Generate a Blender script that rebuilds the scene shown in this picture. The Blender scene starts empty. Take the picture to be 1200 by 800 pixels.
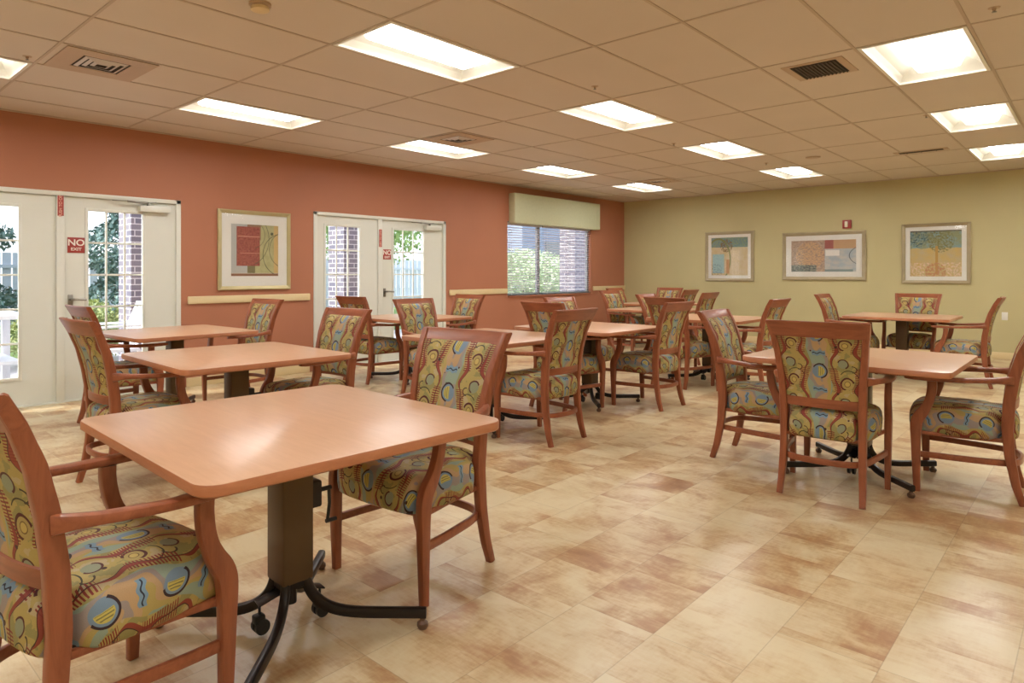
import bpy, bmesh, math, random
from mathutils import Vector, Matrix
PI = math.pi
R = math.radians
sc = bpy.context.scene
col = sc.collection
random.seed(7)

# ------------------------------------------------------------------ shader helper
def lin(c):
    return tuple(((v/255)/12.92 if v/255 <= .04045 else ((v/255+.055)/1.055)**2.4) for v in c)
class G:
    def __init__(s, name):
        s.m = bpy.data.materials.new(name); s.m.use_nodes = True
        s.t = s.m.node_tree; s.n = s.t.nodes; s.l = s.t.links
        s.b = s.n['Principled BSDF']
    def node(s, typ, **k):
        n = s.n.new(typ)
        for a, v in k.items(): setattr(n, a, v)
        return n
    def put(s, sock, v):
        if isinstance(v, bpy.types.NodeSocket): s.l.new(v, sock)
        else:
            if hasattr(sock, 'default_value') and sock.type == 'RGBA' and len(v) == 3: v = (*v, 1)
            sock.default_value = v
    def f(s, op, a, b=0.0, c=0.0):
        n = s.node('ShaderNodeMath', operation=op)
        s.put(n.inputs[0], a); s.put(n.inputs[1], b); s.put(n.inputs[2], c)
        return n.outputs[0]
    def mix(s, fac, a, b, mode='MIX'):
        n = s.node('ShaderNodeMix', data_type='RGBA', blend_type=mode)
        s.put(n.inputs[0], fac); s.put(n.inputs[6], a); s.put(n.inputs[7], b)
        return n.outputs[2]
    def obj(s): return s.node('ShaderNodeTexCoord').outputs['Object']
    def uv(s): return s.node('ShaderNodeTexCoord').outputs['UV']
    def pos(s): return s.node('ShaderNodeNewGeometry').outputs['Position']
    def xyz(s, v):
        n = s.node('ShaderNodeSeparateXYZ'); s.put(n.inputs[0], v); return n.outputs
    def comb(s, x, y, z=0.0):
        n = s.node('ShaderNodeCombineXYZ')
        for i, v in enumerate((x, y, z)): s.put(n.inputs[i], v)
        return n.outputs[0]
    def map(s, v, scale=(1, 1, 1), loc=(0, 0, 0), rot=(0, 0, 0)):
        n = s.node('ShaderNodeMapping'); s.put(n.inputs[0], v)
        n.inputs['Scale'].default_value = scale; n.inputs['Location'].default_value = loc
        n.inputs['Rotation'].default_value = rot
        return n.outputs[0]
    def noise(s, v, scale, detail=3, rough=.5, dist=0, out=0):
        n = s.node('ShaderNodeTexNoise'); s.put(n.inputs['Vector'], v)
        n.inputs['Scale'].default_value = scale; n.inputs['Detail'].default_value = detail
        n.inputs['Roughness'].default_value = rough; n.inputs['Distortion'].default_value = dist
        return n.outputs[out]
    def white(s, v):
        n = s.node('ShaderNodeTexWhiteNoise'); s.put(n.inputs['Vector'], v); return n.outputs[0]
    def ramp(s, f, stops, interp='LINEAR'):
        n = s.node('ShaderNodeValToRGB'); r = n.color_ramp; r.interpolation = interp
        while len(r.elements) < len(stops): r.elements.new(.5)
        for e, (p, c) in zip(r.elements, stops):
            e.position = p; e.color = (*c, 1)
        s.put(n.inputs[0], f); return n.outputs[0]
    def less(s, a, b): return s.f('LESS_THAN', a, b)
    def band(s, v, lo, hi): return s.f('MULTIPLY', s.f('GREATER_THAN', v, lo), s.f('LESS_THAN', v, hi))
    def bump(s, h, strength=.2, dist=.01):
        n = s.node('ShaderNodeBump'); s.put(n.inputs['Height'], h)
        n.inputs['Strength'].default_value = strength; n.inputs['Distance'].default_value = dist
        s.l.new(n.outputs[0], s.b.inputs['Normal'])
    def done(s, color=None, rough=.5, metal=0, spec=None, coat=0, coat_r=.1):
        if color is not None: s.put(s.b.inputs['Base Color'], color)
        s.put(s.b.inputs['Roughness'], rough); s.b.inputs['Metallic'].default_value = metal
        if spec is not None: s.b.inputs['Specular IOR Level'].default_value = spec
        if coat: s.b.inputs['Coat Weight'].default_value = coat; s.b.inputs['Coat Roughness'].default_value = coat_r
        return s.m

def flat(name, c, rough=.5, metal=0, var=.06, scale=8, spec=None):
    g = G(name); c = lin(c)
    n = g.noise(g.obj(), scale, 3)
    d = tuple(max(0, v*(1-var)) for v in c); e = tuple(min(1, v*(1+var)) for v in c)
    return g.done(g.ramp(n, [(.3, d), (.7, e)]), rough, metal, spec)

def wood(name, c1, c2, rough=.35, sc_=(30, 3, 3), coat=0):
    g = G(name)
    o = g.obj()
    n = g.noise(g.map(o, sc_), 2.2, 5, .6, .6)
    return g.done(g.ramp(n, [(.3, lin(c1)), (.72, lin(c2))]), rough, coat=coat)

M = {}
M['cherry'] = wood('cherry_wood', (132, 72, 46), (162, 94, 62), .32, (14, 14, 2.2))
M['cherry_rail'] = wood('cherry_wood_cross_grain', (132, 72, 46), (162, 94, 62), .32, (2.2, 14, 14))
M['laminate'] = wood('table_laminate', (198, 154, 120), (208, 165, 131), .28, (2.5, 20, 20))
M['edge'] = wood('table_edge', (172, 108, 72), (186, 122, 84), .35, (6, 6, 30))
M['bronze'] = flat('bronze_enamel', (88, 66, 38), .38, .25, .05)
M['black_metal'] = flat('black_enamel', (38, 30, 27), .35, .3, .1)
M['black_rubber'] = flat('black_plastic', (24, 23, 24), .45, 0, .1)
M['glide'] = flat('glide_plastic', (96, 70, 54), .4)
M['cream'] = flat('cream_door_paint', (224, 226, 216), .4, 0, .015, 3)
M['cream_rail'] = flat('cream_trim_paint', (226, 206, 160), .4, 0, .02, 3)
M['chrome'] = flat('brushed_nickel', (150, 148, 140), .3, .9)
M['red'] = flat('red_sign_plastic', (160, 60, 54), .4, 0, .03)
M['white_text'] = flat('white_sign_lettering', (240, 232, 220), .5, 0, .01)
M['sign_pink'] = flat('pale_sign_lettering', (226, 170, 150), .5, 0, .01)
M['alarm_clear'] = flat('clear_strobe_lens', (238, 230, 205), .2, 0, .02)
M['grille'] = flat('bronze_grille', (72, 50, 32), .5, .2)
M['vent_tan'] = flat('tan_vent_enamel', (190, 164, 136), .45, 0, .02)
M['vent_dark'] = flat('vent_cavity', (50, 42, 34), .8)
M['vent_white'] = flat('white_vent_enamel', (208, 200, 196), .4, 0, .02)
M['trof'] = flat('white_reflector', (240, 238, 228), .4, 0, .01)
M['pic_frame'] = flat('champagne_picture_frame', (196, 184, 140), .35, .45, .05)
M['pic_frame_green'] = flat('silver_picture_frame', (176, 164, 134), .32, .5, .05)
M['mat'] = flat('white_mat_board', (232, 231, 224), .7, 0, .01)
M['valance'] = flat('sage_valance_fabric', (206, 210, 176), .75, 0, .03, 30)
M['slat'] = flat('blind_slat', (206, 198, 204), .45, 0, .03)
M['win_frame'] = flat('window_frame_paint', (120, 128, 132), .4, 0, .03)
M['sill'] = flat('terracotta_sill_paint', (186, 120, 92), .5, 0, .03)
M['white_plastic'] = flat('white_patio_resin', (226, 230, 236), .4, 0, .02)
M['bark'] = flat('grey_bark', (120, 108, 98), .8, 0, .2, 20)
M['fence'] = flat('white_fence_boards', (200, 208, 220), .6, 0, .05)
M['patio'] = flat('patio_concrete', (176, 174, 176), .8, 0, .1, 4)
M['lawn'] = flat('lawn_grass', (96, 120, 60), .9, 0, .3, 12)

# walls
def wall_mat(name, c, v=.04):
    g = G(name); o = g.pos()
    c = lin(c)
    n = g.noise(o, 1.3, 3)
    base = g.ramp(n, [(.3, tuple(x*(1-v) for x in c)), (.7, tuple(min(1, x*(1+v)) for x in c))])
    g.bump(g.noise(o, 220, 2), .08, .002)
    return g.done(base, .62)
M['terracotta'] = wall_mat('terracotta_paint', (178, 117, 88))
M['tan_wall'] = wall_mat('khaki_paint', (196, 186, 140))
M['ceil'] = wall_mat('tan_ceiling_tile', (214, 202, 188), .02)
M['tbar'] = flat('tan_ceiling_grid', (192, 174, 154), .5, 0, .02)
M['plaster'] = wall_mat('plaster_shell', (200, 190, 165))

def emit(name, c, s):
    g = G(name)
    g.b.inputs['Emission Color'].default_value = (*lin(c), 1)
    g.b.inputs['Emission Strength'].default_value = s
    return g.done(lin((235, 235, 228)), .5)
M['lens'] = emit('light_lens', (250, 249, 248), 28.0)
M['lens2'] = emit('light_basket_strip', (252, 250, 244), 2.6)

# glass
g = G('door_glass')
mixn = g.node('ShaderNodeMixShader'); tr = g.node('ShaderNodeBsdfTransparent'); gl = g.node('ShaderNodeBsdfGlossy')
gl.inputs['Roughness'].default_value = .02
fr = g.node('ShaderNodeLayerWeight'); fr.inputs[0].default_value = .5
g.l.new(g.f('ADD', .035, g.f('MULTIPLY', .7, g.f('POWER', fr.outputs['Facing'], 5.0))), mixn.inputs[0]); g.l.new(tr.outputs[0], mixn.inputs[1]); g.l.new(gl.outputs[0], mixn.inputs[2])
g.l.new(mixn.outputs[0], g.n['Material Output'].inputs[0]); M['glass'] = g.m

# floor: vinyl tile 12x24 in, mottled cream / terracotta
def floor_mat():
    g = G('stone_look_vinyl_tile'); p = g.pos(); x, y, z = g.xyz(p)
    u = g.f('DIVIDE', g.f('ADD', x, .505), .3048)
    i = g.f('FLOOR', u); fu = g.f('FRACT', u)
    off = g.white(g.comb(i, 3.7, 0))
    off = g.f('DIVIDE', g.f('ROUND', g.f('MULTIPLY', off, 4)), 4)
    v = g.f('ADD', g.f('DIVIDE', g.f('ADD', y, .35), .6096), off)
    j = g.f('FLOOR', v); fv = g.f('FRACT', v)
    rnd = g.white(g.comb(i, j, 1.3))
    # printed half blocks inside the tile
    v2 = g.f('ADD', g.f('MULTIPLY', v, 2.0), g.f('MULTIPLY', rnd, .9)); j2 = g.f('FLOOR', v2)
    w1 = g.noise(p, 9, 2)
    rnd2 = g.white(g.comb(i, j2, 7.7))
    big = g.noise(g.comb(g.f('ADD', x, g.f('MULTIPLY', rnd, 31)), g.f('ADD', y, g.f('MULTIPLY', rnd2, 17)), 0), 3.2, 4, .6, .5)
    fine = g.noise(g.map(p, (14, 60, 1)), 1.0, 5, .65)
    fine2 = g.noise(g.map(p, (70, 16, 1)), 1.0, 4, .65)
    t = g.f('ADD', g.f('MULTIPLY', rnd, .24), g.f('MULTIPLY', rnd2, .24))
    t = g.f('ADD', g.f('ADD', t, .05), g.f('MULTIPLY', g.f('SUBTRACT', big, .5), 1.8))
    t = g.f('ADD', t, g.f('MULTIPLY', g.f('SUBTRACT', fine, .5), .55))
    t = g.f('ADD', t, g.f('MULTIPLY', g.f('SUBTRACT', fine2, .5), .3))
    c = g.ramp(t, [(.02, lin((214, 198, 162))), (.26, lin((206, 184, 144))), (.42, lin((192, 162, 120))), (.60, lin((176, 136, 96))), (.90, lin((154, 110, 74)))])
    gx = g.f('MINIMUM', fu, g.f('SUBTRACT', 1.0, fu)); gy = g.f('MINIMUM', fv, g.f('SUBTRACT', 1.0, fv))
    seam = g.f('MAXIMUM', g.less(gx, .0055), g.less(gy, .0028))
    c = g.mix(g.f('MULTIPLY', seam, .30), c, lin((120, 92, 66)))
    rg = g.f('ADD', .25, g.f('MULTIPLY', g.noise(p, 5, 3), .16))
    g.bump(g.f('SUBTRACT', g.f('MULTIPLY', fine, .25), seam), .12, .002)
    return g.done(c, rg, spec=.5)
M['floor'] = floor_mat()

# upholstery: uv in metres
def fabric_mat():
    g = G('patterned_upholstery'); uvs = g.uv()
    wob = g.noise(uvs, 7, 2, out=1)
    wx, wy, _ = g.xyz(wob)
    u0, v0, _ = g.xyz(uvs)
    u = g.f('ADD', u0, g.f('MULTIPLY', g.f('SUBTRACT', wx, .5), .030))
    v = g.f('ADD', v0, g.f('MULTIPLY', g.f('SUBTRACT', wy, .5), .030))
    U, V = .262, .205
    pu = g.f('MULTIPLY', g.f('SUBTRACT', g.f('FRACT', g.f('ADD', g.f('DIVIDE', u, U), .5)), .5), U)   # -U/2..U/2, 0 at blue column
    pv = g.f('MULTIPLY', g.f('FRACT', g.f('DIVIDE', v, V)), V)
    pb = g.f('MULTIPLY', g.f('SUBTRACT', g.f('FRACT', g.f('DIVIDE', u, U)), .5), U)   # 0 at the olive column
    au = g.f('ABSOLUTE', pu)
    ph = g.f('MULTIPLY', v, 2*PI/V)
    gold, olive, tan = lin((174, 154, 92)), lin((146, 138, 86)), lin((180, 162, 124))
    n1 = g.noise(uvs, 14, 3)
    base = g.ramp(n1, [(.36, olive), (.47, gold), (.6, tan)], 'CONSTANT')
    # blue column
    edge = g.f('ADD', .05, g.f('MULTIPLY', g.f('SINE', ph), .010))
    mauve, blue, teal = lin((150, 138, 132)), lin((120, 142, 150)), lin((142, 158, 140))
    n2 = g.noise(g.map(uvs, (1, .6, 1), (5, 2, 0)), 11, 1)
    side = g.f('ADD', g.f('MULTIPLY', pu, 4.0), n2)
    bl = g.ramp(side, [(.0, teal), (.40, mauve), (.50, lin((182, 150, 110))), (.60, gold), (.70, teal)], 'CONSTANT')
    c = g.mix(g.less(au, edge), base, bl)
    def ring(cx, cy, rad, w, col_, fill, c, bars=None, cut=None, sx=1.0):
        du = g.f('SUBTRACT', pb, cx-.13) if cx > .08 else g.f('SUBTRACT', pu, cx)
        dv = g.f('SUBTRACT', pv, cy)
        d = g.f('SQRT', g.f('ADD', g.f('POWER', g.f('ABSOLUTE', g.f('MULTIPLY', du, sx)), 2.0), g.f('POWER', g.f('ABSOLUTE', dv), 2.0)))
        if fill is not None:
            c = g.mix(g.less(d, rad), c, fill)
        if bars is not None:
            st = g.f('GREATER_THAN', g.f('FRACT', g.f('DIVIDE', g.f('ADD', du, 1.0), .0095)), .62)
            st = g.f('MULTIPLY', st, g.f('MULTIPLY', g.less(d, rad*.62), g.f('GREATER_THAN', du, -.004)))
            yb = g.f('MULTIPLY', g.less(d, rad*.70), g.f('GREATER_THAN', du, -.006))
            c = g.mix(yb, c, bars); c = g.mix(st, c, lin((120, 116, 70)))
        rn = g.band(d, rad-w/2, rad+w/2)
        if cut is not None: rn = g.f('MULTIPLY', rn, cut(du, dv))
        return g.mix(rn, c, col_)
    # thin dark ogee arc round the olive rings
    c = ring(.140, .085, .046, .004, lin((64, 58, 40)), None, c, cut=lambda a, b: g.f('GREATER_THAN', g.f('ADD', a, b), -.01))
    # blue ring with yellow bars
    c = ring(0.0, .125, .041, .0075, lin((56, 38, 42)), lin((118, 140, 160)), c, bars=lin((192, 176, 92)), cut=lambda a, b: g.f('GREATER_THAN', g.f('ADD', a, g.f('MULTIPLY', b, .6)), -.016), sx=1.15)
    # olive column ring
    c = ring(.128, .065, .029, .0080, lin((82, 34, 34)), lin((170, 150, 92)), c, cut=lambda a, b: g.f('GREATER_THAN', g.f('SUBTRACT', b, a), -.022))
    c = ring(.128, .065, .013, .0030, lin((112, 88, 48)), lin((190, 166, 96)), c)
    c = ring(.118, .165, .024, .0060, lin((84, 40, 38)), lin((140, 146, 120)), c, cut=lambda a, b: g.f('GREATER_THAN', g.f('ADD', b, a), -.014))
    c = ring(.160, .140, .016, .0050, lin((72, 60, 44)), None, c, cut=lambda a, b: g.f('GREATER_THAN', a, -.004))
    # wavy dotted line + blue blob
    wl = g.f('ABSOLUTE', g.f('SUBTRACT', g.f('SUBTRACT', pv, .022), g.f('MULTIPLY', g.f('SINE', g.f('MULTIPLY', pu, 190.0)), .0035)))
    c = g.mix(g.f('MULTIPLY', g.less(wl, .013), g.less(au, .034)), c, lin((118, 146, 166)))
    c = g.mix(g.f('MULTIPLY', g.less(wl, .0024), g.less(au, .032)), c, lin((44, 42, 54)))
    # rust wavy stripe with ladder teeth
    sx_ = g.f('SUBTRACT', g.f('SUBTRACT', au, .074), g.f('ADD', g.f('MULTIPLY', g.f('SINE', ph), .013), g.f('MULTIPLY', g.f('SINE', g.f('MULTIPLY', ph, 2.0)), .006)))
    asx = g.f('ABSOLUTE', sx_)
    thick = g.f('ADD', .0045, g.f('MULTIPLY', g.f('SINE', g.f('ADD', ph, 1.0)), .004))
    lad = g.f('MULTIPLY', g.less(g.f('FRACT', g.f('DIVIDE', v, .0088)), .5), g.f('MULTIPLY', g.less(asx, .020), g.band(pv, .02, .145)))
    rust = lin((142, 66, 52))
    c = g.mix(g.less(asx, thick), c, rust)
    c = g.mix(lad, c, lin((132, 54, 46)))
    dl = g.band(g.f('SUBTRACT', sx_, thick), .0, .0028)
    c = g.mix(dl, c, lin((70, 44, 40)))
    # small dark triangles
    vor = g.node('ShaderNodeTexVoronoi'); g.put(vor.inputs['Vector'], g.map(uvs, (1, 1, 1), (.3, .1, 0))); vor.inputs['Scale'].default_value = 13
    c = g.mix(g.less(vor.outputs['Distance'], .09), c, lin((70, 44, 40)))
    weave = g.noise(g.map(uvs, (1200, 500, 1)), 1, 2)
    c = g.mix(.10, c, g.ramp(weave, [(.35, (.05, .05, .05)), (.65, (.9, .9, .9))]), 'OVERLAY')
    g.bump(weave, .15, .0008)
    return g.done(c, .62, spec=.35)
M['fabric'] = fabric_mat()

# brick
def brick_mat(name, c1, c2, mortar):
    g = G(name); x, y, z = g.xyz(g.pos())
    b = g.node('ShaderNodeTexBrick'); g.put(b.inputs['Vector'], g.comb(g.f('ADD', x, y), z, 0))
    b.inputs['Scale'].default_value = 1; b.inputs['Brick Width'].default_value = .21; b.inputs['Row Height'].default_value = .078
    b.inputs['Mortar Size'].default_value = .007
    b.inputs['Color1'].default_value = (*lin(c1), 1); b.inputs['Color2'].default_value = (*lin(c2), 1); b.inputs['Mortar'].default_value = (*lin(mortar), 1)
    return g.done(b.outputs[0], .85)
M['brick'] = brick_mat('grey_brown_brick', (132, 128, 138), (108, 108, 124), (205, 204, 208))

def leaf_mat(name, a, b):
    g = G(name)
    n = g.noise(g.pos(), 5, 3)
    g.b.inputs['Subsurface Weight'].default_value = 0
    return g.done(g.ramp(n, [(.35, lin(a)), (.65, lin(b))]), .6)
M['conifer'] = leaf_mat('blue_green_needles', (56, 88, 84), (112, 146, 140))
M['leaf'] = leaf_mat('spring_leaves', (112, 156, 84), (170, 200, 130))
M['hedge'] = leaf_mat('hedge_leaves', (110, 134, 72), (196, 206, 140))
M['flower'] = leaf_mat('pale_shrub_leaves', (172, 196, 150), (226, 236, 206))

# ------------------------------------------------------------------ mesh helper
class MB:
    def __init__(s): s.v = []; s.f = []; s.uv = {}
    def add(s, vs, fs, uvs=None):
        o = len(s.v); s.v += [tuple(v) for v in vs]
        for k, f in enumerate(fs):
            if uvs: s.uv[len(s.f)] = uvs[k]
            s.f.append([o+i for i in f])
        return s
    def box(s, a, b, bev=0, seg=2):
        if bev <= 0:
            x0, y0, z0 = a; x1, y1, z1 = b
            v = [(x0, y0, z0), (x1, y0, z0), (x1, y1, z0), (x0, y1, z0), (x0, y0, z1), (x1, y0, z1), (x1, y1, z1), (x0, y1, z1)]
            return s.add(v, [(0, 3, 2, 1), (4, 5, 6, 7), (0, 1, 5, 4), (1, 2, 6, 5), (2, 3, 7, 6), (3, 0, 4, 7)])
        bm = bmesh.new(); bmesh.ops.create_cube(bm, size=1)
        for v in bm.verts: v.co = Vector([(a[i]+b[i])/2 + v.co[i]*(b[i]-a[i]) for i in range(3)])
        bmesh.ops.bevel(bm, geom=bm.edges[:], offset=bev, segments=seg, affect='EDGES', profile=.5)
        bm.verts.index_update()
        s.add([v.co for v in bm.verts], [[v.index for v in f.verts] for f in bm.faces]); bm.free(); return s
    def sweep(s, path, sizes, ref=(1, 0, 0), rnd=.25, n=2, cap=True):
        """rounded-rectangle section swept along path; sizes = (along ref, across) per point"""
        P = [Vector(p) for p in path]; ref = Vector(ref); rings = []
        for i, p in enumerate(P):
            t = (P[min(i+1, len(P)-1)]-P[max(i-1, 0)]).normalized()
            u = (ref-t*ref.dot(t)).normalized(); w = t.cross(u)
            a, b = sizes[i] if isinstance(sizes, list) else sizes
            r = min(a, b)*rnd; ring = []
            for (cx, cy, a0) in ((a/2-r, b/2-r, 0), (-a/2+r, b/2-r, 90), (-a/2+r, -b/2+r, 180), (a/2-r, -b/2+r, 270)):
                for k in range(n+1):
                    an = R(a0+90*k/n); ring.append(p+u*(cx+r*math.cos(an))+w*(cy+r*math.sin(an)))
            rings.append(ring)
        return s.rings(rings, cap)
    def rings(s, rings, cap=True, closed=False):
        m = len(rings[0]); o = len(s.v)
        vs = [v for r in rings for v in r]; fs = []
        K = len(rings)
        for i in range(K if closed else K-1):
            for k in range(m):
                a = i*m+k; b = i*m+(k+1) % m; j = (i+1) % K
                fs.append((a, b, j*m+(k+1) % m, j*m+k))
        if cap and not closed:
            fs.append(tuple(reversed(range(m)))); fs.append(tuple((K-1)*m+k for k in range(m)))
        return s.add(vs, fs)
    def tube(s, path, r, n=12, cap=True):
        P = [Vector(p) for p in path]; rings = []; pu = None
        for i, p in enumerate(P):
            t = (P[min(i+1, len(P)-1)]-P[max(i-1, 0)]).normalized()
            if pu is None: pu = Vector((0, 0, 1)) if abs(t.z) < .9 else Vector((1, 0, 0))
            u = (pu-t*pu.dot(t)).normalized(); pu = u; w = t.cross(u)
            rr = r[i] if isinstance(r, list) else r
            rings.append([p+u*rr*math.cos(2*PI*k/n)+w*rr*math.sin(2*PI*k/n) for k in range(n)])
        return s.rings(rings, cap)
    def lathe(s, prof, c=(0, 0, 0), n=24):
        rings = [[(c[0]+r*math.cos(2*PI*k/n), c[1]+r*math.sin(2*PI*k/n), c[2]+z) for k in range(n)] for r, z in prof]
        return s.rings(rings)
    def prism(s, pts, z0, z1):
        n = len(pts)
        v = [(x, y, z0) for x, y in pts]+[(x, y, z1) for x, y in pts]
        return s.add(v, [tuple(reversed(range(n))), tuple(range(n, 2*n))]+[(i, (i+1) % n, n+(i+1) % n, n+i) for i in range(n)])
    def build(s, name, mat, parent=None, smooth=35, fix=True):
        me = bpy.data.meshes.new(name); me.from_pydata(s.v, [], s.f)
        if s.uv:
            ul = me.uv_layers.new(name='UVMap')
            for pi, p in enumerate(me.polygons):
                q = s.uv.get(pi)
                for k, li in enumerate(p.loop_indices):
                    if q: ul.data[li].uv = q[k]
        me.validate()
        if fix and not s.uv:
            bm = bmesh.new(); bm.from_mesh(me); bmesh.ops.recalc_face_normals(bm, faces=bm.faces[:]); bm.to_mesh(me); bm.free()
        if smooth:
            me.polygons.foreach_set('use_smooth', [True]*len(me.polygons))
            me.set_sharp_from_angle(angle=R(smooth))
        me.materials.append(M[mat] if isinstance(mat, str) else mat)
        o = bpy.data.objects.new(name, me); col.objects.link(o)
        if parent: o.parent = parent
        return o

def tag(o, label=None, cat=None, group=None, kind=None):
    if label: o['label'] = label
    if cat: o['category'] = cat
    if group: o['group'] = group
    if kind: o['kind'] = kind
    return o
def empty(name, loc=(0, 0, 0), rz=0):
    o = bpy.data.objects.new(name, None); col.objects.link(o); o.location = loc; o.rotation_euler = (0, 0, rz)
    o.empty_display_size = .1
    return o
def struct(o): o['kind'] = 'structure'; return o
def copy_tree(o, parent=None):
    c = o.copy(); col.objects.link(c)
    if parent: c.parent = parent
    for ch in list(o.children): copy_tree(ch, c)
    return c
def interp(tab, t):
    for (a, va), (b, vb) in zip(tab, tab[1:]):
        if t <= b: 
            k = (t-a)/(b-a); k = max(0, min(1, k)); return va+(vb-va)*k
    return tab[-1][1]
def smooth_path(P, n=5):
    """Catmull-Rom through points (any dimension)"""
    out = []
    for i in range(len(P)-1):
        p0 = P[max(i-1, 0)]; p1 = P[i]; p2 = P[i+1]; p3 = P[min(i+2, len(P)-1)]
        for k in range(n):
            t = k/n
            out.append(tuple(.5*(2*b+(c-a)*t+(2*a-5*b+4*c-d)*t*t+(3*b-a-3*c+d)*t**3) for a, b, c, d in zip(p0, p1, p2, p3)))
    out.append(tuple(P[-1])); return out

# ------------------------------------------------------------------ room
EYE = 1.235
XL, YB, H = -7.2, 12.25, 2.722
XR, YF = 3.4, -3.4
GX0, GY0, TX, TY = -3.627, 2.504, .6096, 1.2192
T = .14   # wall thickness

fl = MB().box((XL, YF, -.05), (XR, YB, 0)).build('floor', 'floor', smooth=0); struct(fl)
# openings in the left wall: (y0, y1, z0, z1)
D1 = (.00+.0, 3.05, 0, 2.02)
D1 = (.82, 3.05, 0, 2.02)
D2 = (4.72, 7.05, 0, 2.02)
WN = (8.50, 11.02, .84, 2.12)
def wall_x(name, x0, x1, ya, yb, opens, mat):
    mb = MB(); y = ya
    for (a, b, z0, z1) in opens:
        mb.box((x0, y, 0), (x1, a, H))
        if z0 > 0: mb.box((x0, a, 0), (x1, b, z0))
        mb.box((x0, a, z1), (x1, b, H)); y = b
    mb.box((x0, y, 0), (x1, yb, H))
    return struct(mb.build(name, mat, smooth=0))
wall_x('wall_left', XL-T, XL, YF, YB, [D1, D2, WN], 'terracotta')
struct(MB().box((XL-T, YB, 0), (XR+T, YB+T, H)).build('wall_back', 'tan_wall', smooth=0))
struct(MB().box((XR, YF, 0), (XR+T, YB, H)).build('wall_right', 'tan_wall', smooth=0))
struct(MB().box((XL-T, YF-T, 0), (XR+T, YF, H)).build('wall_front', 'tan_wall', smooth=0))

# ceiling tiles with openings at the light fittings
lights = []
for i in (-4, 0, 4, 8):
    for j in (-4, -2, 0, 2, 4, 6):
        if i == 0 and j == -4 and False: continue
        lights.append((i, j))
# the big bay nearest the camera of the third column has none below j=2 in view; keep the real spacing
lights = [l for l in lights if not (l[0] == 4 and l[1] == 0)]
mb = MB()
i0, i1 = int((XL-GX0)/TX)-1, int((XR-GX0)/TX)+1
j0, j1 = int((YF-GY0)/TY)-1, int((YB-GY0)/TY)+1
def clampbox(xa, xb, ya, yb, z0, z1):
    xa, xb, ya, yb = max(xa, XL), min(xb, XR), max(ya, YF), min(yb, YB)
    if xb-xa > .01 and yb-ya > .01: mb.box((xa, ya, z0), (xb, yb, z1))
for i in range(i0, i1+1):
    for j in range(j0, j1+1):
        if (i, j) in lights: continue
        clampbox(GX0+i*TX, GX0+(i+1)*TX, GY0+j*TY, GY0+(j+1)*TY, H, H+.02)
struct(mb.build('ceiling', 'ceil', smooth=0))
struct(MB().box((XL-T, YF-T, H+.25), (XR+T, YB+T, H+.3)).build('ceiling', 'plaster', smooth=0))
mb = MB()
for i in range(i0, i1+2):
    x = GX0+i*TX
    if XL < x < XR: mb.box((x-.009, YF, H-.004), (x+.009, YB, H+.0))
for j in range(j0, j1+2):
    y = GY0+j*TY
    if YF < y < YB: mb.box((XL, y-.009, H-.0036), (XR, y+.009, H+.0))
mb.box((XL, YF, H-.012), (XL+.022, YB, H)); mb.box((XL, YB-.022, H-.012), (XR, YB, H))
struct(mb.build('trim_1', 'tbar', smooth=0))

# chair rails and baseboards
def bar_y(name, y0, y1, z0, z1, dx, mat, bev):
    return struct(MB().box((XL, y0, z0), (XL+dx, y1, z1), bev).build(name, mat))
for k, (a, b) in enumerate(((3.12, 4.66), (7.12, 8.48), (11.06, YB))):
    bar_y('trim_%d' % (k+2), a, b, .90, .985, .028, 'cream_rail', .011)
for k, (a, b) in enumerate(((YF, .76), (3.11, 4.66), (7.11, YB))):
    bar_y('baseboard_left', a, b, 0, .10, .014, 'cream_rail', .004)
struct(MB().box((XL, YB-.014, 0), (XR, YB, .10), .004).build('baseboard_back', 'cream_rail'))

# ------------------------------------------------------------------ doors
XF = XL-.02   # door face plane
def text_mesh(body, size, mat, loc, rot, parent, name='lettering', sx=1):
    cu = bpy.data.curves.new('lettering', 'FONT'); cu.body = body; cu.size = size; cu.align_x = 'CENTER'; cu.align_y = 'CENTER'
    cu.extrude = .0008; cu.offset = size*.02
    to = bpy.data.objects.new(name, cu); col.objects.link(to)
    dg = bpy.context.evaluated_depsgraph_get(); me = bpy.data.meshes.new_from_object(to.evaluated_get(dg))
    bpy.data.objects.remove(to)
    me.materials.clear(); me.materials.append(M[mat])
    o = bpy.data.objects.new(name, me); col.objects.link(o)
    o.location = loc; o.rotation_euler = rot; o.scale = (sx, 1, 1); o.parent = parent
    return o
ROTL = (R(90), 0, R(90))     # faces +X

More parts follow.
